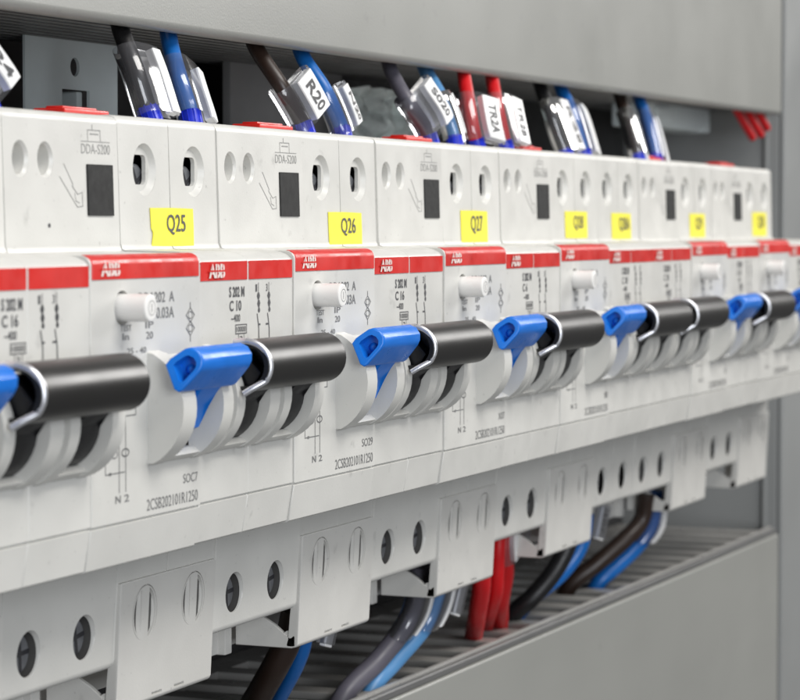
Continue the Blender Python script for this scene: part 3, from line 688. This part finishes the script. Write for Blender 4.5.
wire('wire', 'blue wire with blank white marker, between a grey and a red wire', 'w_ltblue', [(196.8, 19, 43.4), (197, 20, 47.6), (195.7, 22, 54), (200.9, 27, 59.4), (206.4, 31, 64)], 1.6, BF, dict(t0=.15, t1=.55, yaw=22, w=4.6, off=4.2), GT)
wire('wire', 'red wire with white marker reading TR2A, left one of the pair above the Q27 breaker', 'w_red', [(211, 19, 43.3), (209.9, 20, 48.1), (212.2, 22, 54.3), (217.7, 25, 60.1), (225.1, 28, 65)], 1.55, BF, dict(t0=.12, t1=.55, yaw=-18, text='TR2A', w=6.2, off=4.0), GT)
wire('wire', 'red wire with white marker reading TR2B, right one of the pair above the Q27 breaker', 'w_red', [(229.2, 19, 43.4), (228.7, 20, 48.3), (230.2, 22, 55.1), (235.9, 25, 60.3), (242.8, 28, 64.9)], 1.55, BF, dict(t0=.12, t1=.55, yaw=-8, text='TR2B', w=5.8, off=4.6), GT)
wire('wire', 'black wire with tilted white marker above the Q28 breaker', 'w_black', [(272.9, 19, 43.1), (272, 20, 46.1), (271.2, 23, 54.5), (276.2, 27, 60.1), (281.2, 30, 65)], 1.6, BF, dict(t0=.15, t1=.60, yaw=0, text='R28', w=6.0, off=4.6), GT)
wire('wire', 'blue wire with tilted white marker above the Q28 breaker', 'w_blue', [(286.9, 19, 42.9), (286.8, 20, 46.6), (288, 23, 54.7), (292.3, 27, 60.3), (297.3, 30, 65)], 1.6, BF, dict(t0=.15, t1=.60, yaw=4, w=5.6, off=4.4), GT)
wire('wire', 'brown wire in a shiny clear sleeve above the Q28A breaker', 'w_brown', [(332.7, 19, 43.4), (332.4, 20, 47.1), (335, 23, 54.5), (341.8, 27, 60), (347.9, 30, 65)], 1.6, BF, dict(t0=.08, t1=.60, yaw=16, w=5.2, off=4.4), GT)
wire('wire', 'blue wire in a shiny clear sleeve, rightmost of the sleeved wires on top', 'w_blue', [(348.5, 19, 43.5), (349.9, 20, 47), (353.4, 23, 54.6), (359.2, 27, 60.5), (365.4, 30, 65)], 1.6, BF, dict(t0=.08, t1=.60, yaw=5, w=5.6, off=4.2), GT)
for k, (lab, pts) in enumerate((('leftmost of the three bare red wires in the top right corner of the opening', [(484, 27.5, 54.5), (477, 28.3, 58.5), (468, 29.3, 64), (460, 30.5, 70)]),
        ('middle one of the three bare red wires in the top right corner of the opening', [(490, 26.3, 55.5), (485, 27.2, 59), (479, 28.6, 64), (473, 30, 70)]),
        ('rightmost of the three bare red wires in the top right corner of the opening', [(495, 25.6, 57.8), (491, 26.2, 60.5), (487, 27.3, 64), (483, 28.5, 69)]))):
    wire('wire', lab, 'w_red', pts, 1.25, group='bare red wires in the corner')
GB = 'wires leaving the terminals downwards'
wire('wire', 'black wire dropping into the lower duct at the far left, beside a blue one', 'w_brown', [(119.5, 22, -45), (120.7, 24, -51), (121.8, 27, -56.1), (126.2, 32, -61.9), (133.6, 38, -67.9), (140, 42, -76)], 2.6, group=GB)
wire('wire', 'blue wire dropping into the lower duct at the far left, beside a black one', 'w_blue', [(126.5, 23, -45), (128.1, 24, -52.1), (131, 27, -57.6), (136, 32, -63.5), (142.9, 38, -70.1), (148, 42, -77)], 1.6, group=GB)
wire('wire', 'thick grey wire in a cloudy sleeve dropping into the lower duct', 'w_grey', [(181,21,-44),(182.4,22,-49.4),(183.0,24.5,-56.3),(175,28,-63.5),(164.6,31.0,-69),(160,34,-78)], 2.15, group=GB, marker=dict(t0=.05, t1=.48, yaw=10, w=3.4, off=3.6))
wire('wire', 'light blue wire with white marker dropping into the lower duct', 'w_ltblue', [(193,21,-44),(194.1,22,-50.9),(193,24.5,-58.4),(182.2,27,-64.6),(173.3,28.6,-69),(168,31,-78)], 1.9, group=GB, marker=dict(t0=.02, t1=.42, yaw=10, w=3.6, off=4.4))
wire('wire', 'red wire dropping straight into the lower duct, leftmost of three', 'w_red', [(222.5,22,-44),(223.5,22.8,-49),(226.5,24,-54.7),(233.5,27.5,-61.5),(246.5,33.2,-69),(252,37,-78)], 2.1, group=GB)
wire('wire', 'red wire dropping straight into the lower duct, middle one of three', 'w_red', [(238,24,-44),(238.5,24.5,-49.8),(241.5,26,-57.5),(249,30,-63),(261.3,35.5,-69),(268,39,-78)], 1.8, group=GB)
wire('wire', 'red wire dropping straight into the lower duct, rightmost of three, with white collar', 'w_red', [(243.5,24.5,-42),(244.6,25,-47.1),(248.8,26,-54),(254,29,-61.5),(265.5,33.4,-69),(272,37,-78)], 1.9, group=GB, marker=dict(t0=.02, t1=.32, yaw=0, w=4.6, off=0.6))
wire('wire', 'black wire curving down to the duct beside a bright blue one', 'w_black', [(287,22,-45),(286.9,23.5,-51.9),(284,26,-58.2),(280,30,-64),(279,35.1,-69),(281,40,-78)], 2.3, group=GB)
wire('wire', 'bright blue wire curving down to the duct beside a black one', 'w_blue', [(297,22,-45),(297.4,23.5,-53.1),(294,27,-59.5),(287.5,31.5,-64.5),(283.5,35.5,-69.5),(284,40,-78)], 2.0, group=GB)
wire('wire', 'brown wire curving down to the duct, rightmost but one below the breakers', 'w_brown', [(350,22,-45),(350.5,23.5,-52.3),(345.5,27,-57.5),(339.5,33,-63.6),(336.3,38.9,-69),(338,43,-78)], 2.3, group=GB)
wire('wire', 'bright blue wire with white marker, rightmost of the wires below the breakers', 'w_blue', [(359,22,-45),(360.2,23.5,-54.7),(357.5,27,-60.6),(350.5,31,-65.6),(346.9,34.5,-69.5),(347,39,-78)], 2.1, group=GB, marker=dict(t0=.02, t1=.35, yaw=0, w=4.4, off=1.0))
def hang_marker(x, y, z, label, txt, h=8.0, w_=4.0, tilt=12):
    T = Matrix.Translation((x, y, z)) @ Matrix.Rotation(math.radians(tilt), 4, 'Y') @ Matrix.Rotation(math.radians(8), 4, 'X')
    t = thing('wire_marker', label, 'wire marker', (0, 0, 0), 'white wire markers below the breakers')
    bm = bmesh.new(); box(bm, -w_/2, w_/2, -0.7, 0.7, -h/2, h/2, 0.3, 2, mat=T); link('card', bm, 'card', t)
    bm = bmesh.new(); box(bm, -w_/2-0.5, w_/2+0.5, -1.0, 1.6, -h/2+0.5, h/2+0.7, 0.4, 2, mat=T); link('clear_holder', bm, 'clear', t)
    if txt:
        bm = bmesh.new(); text(bm, txt, -h*0.3, h*0.3, -w_*0.25, w_*0.25, lambda u, v: T @ Vector((v, -0.76, -u)), bold=0.02)
        link('marker_text', bm, 'ink', t, wn=False)
hang_marker(311.5, 22.5, -49.0, 'white wire marker printed 107 hanging right of the cover below Q28', '107', 8.5, 5.0)
hang_marker(133.0, 21.0, -51.0, 'small white wire marker poking out under the cover below Q26', None, 6.0, 3.4, 14)
hang_marker(205.0, 21.0, -52.5, 'long white wire marker hanging between light blue and red wires', None, 11.0, 3.4, 16)

# ------------------------------------------------------------------ brackets seen behind the row
t = thing('mounting_bracket', 'pale grey bracket with a round and a square hole, behind the far left top', 'bracket', (0, 60, 40))
bm = bmesh.new(); box(bm, 86.5, 121.6, 0, 0.6, -10, 24, 0.1); b = link('plate', bm, 'bracket', t)
cut = bmesh.new(); lathe(cut, [(1.75, -3), (1.75, 5)], 24, axisY(104.8, 0, 16.3)); box(cut, 99.9, 110.4, -3, 5, 2, 12.1)
boolean(b, cut)
bm = bmesh.new(); box(bm, 108.3, 110.4, 1.5, 10, 2, 12, 0.3); link('hook', bm, 'bracket', t)
t = thing('mounting_bracket', 'dull grey bracket behind the wires marked R20 and N20', 'bracket', (0, 62, 40))
bm = bmesh.new(); box(bm, 176, 236, 0, 2, -10, 22, 0.3); link('plate', bm, 'bracket_d', t)
# crumpled plastic bag
bm = bmesh.new(); bmesh.ops.create_grid(bm, x_segments=30, y_segments=20, size=1)
for v in bm.verts:
    x, y = v.co.x, v.co.y
    from mathutils import noise as _n
    q = _n.noise(Vector((x*4, y*3, 1.3)))*4+_n.noise(Vector((x*9, y*7, 5)))*2.0
    v.co = Vector((250+x*22+_n.noise(Vector((y*4, 0, x)))*2, 57+q, 48+y*11+_n.noise(Vector((x*3, 2, 0)))*1.5))
bmesh.ops.solidify(bm, geom=bm.faces[:], thickness=0.5)
o = link('plastic_bag', bm, 'bag', None, 80); o['label'] = 'crumpled greenish plastic film behind the grey wire above Q27'; o['category'] = 'plastic bag'
# light block high on the right
t = thing('terminal_block', 'light grey block with a small notch hanging under the top duct at the right', 'terminal block', (0, 0, 0))
bm = bmesh.new(); box(bm, 420, 487, 42, 54, 56.2, 66, 0.8); b = link('body', bm, 'bracket', t)
cut = bmesh.new(); lathe(cut, [(2.4, -4), (2.4, 4)], 16, axisY(478, 42, 56.0)); boolean(b, cut)
bm = bmesh.new(); box(bm, 425, 440, 41.2, 43, 58, 62, 0.3); link('clip', bm, 'bracket', t)

scn.render.engine = 'CYCLES'
scn.cycles.max_bounces = 8; scn.cycles.transparent_max_bounces = 12
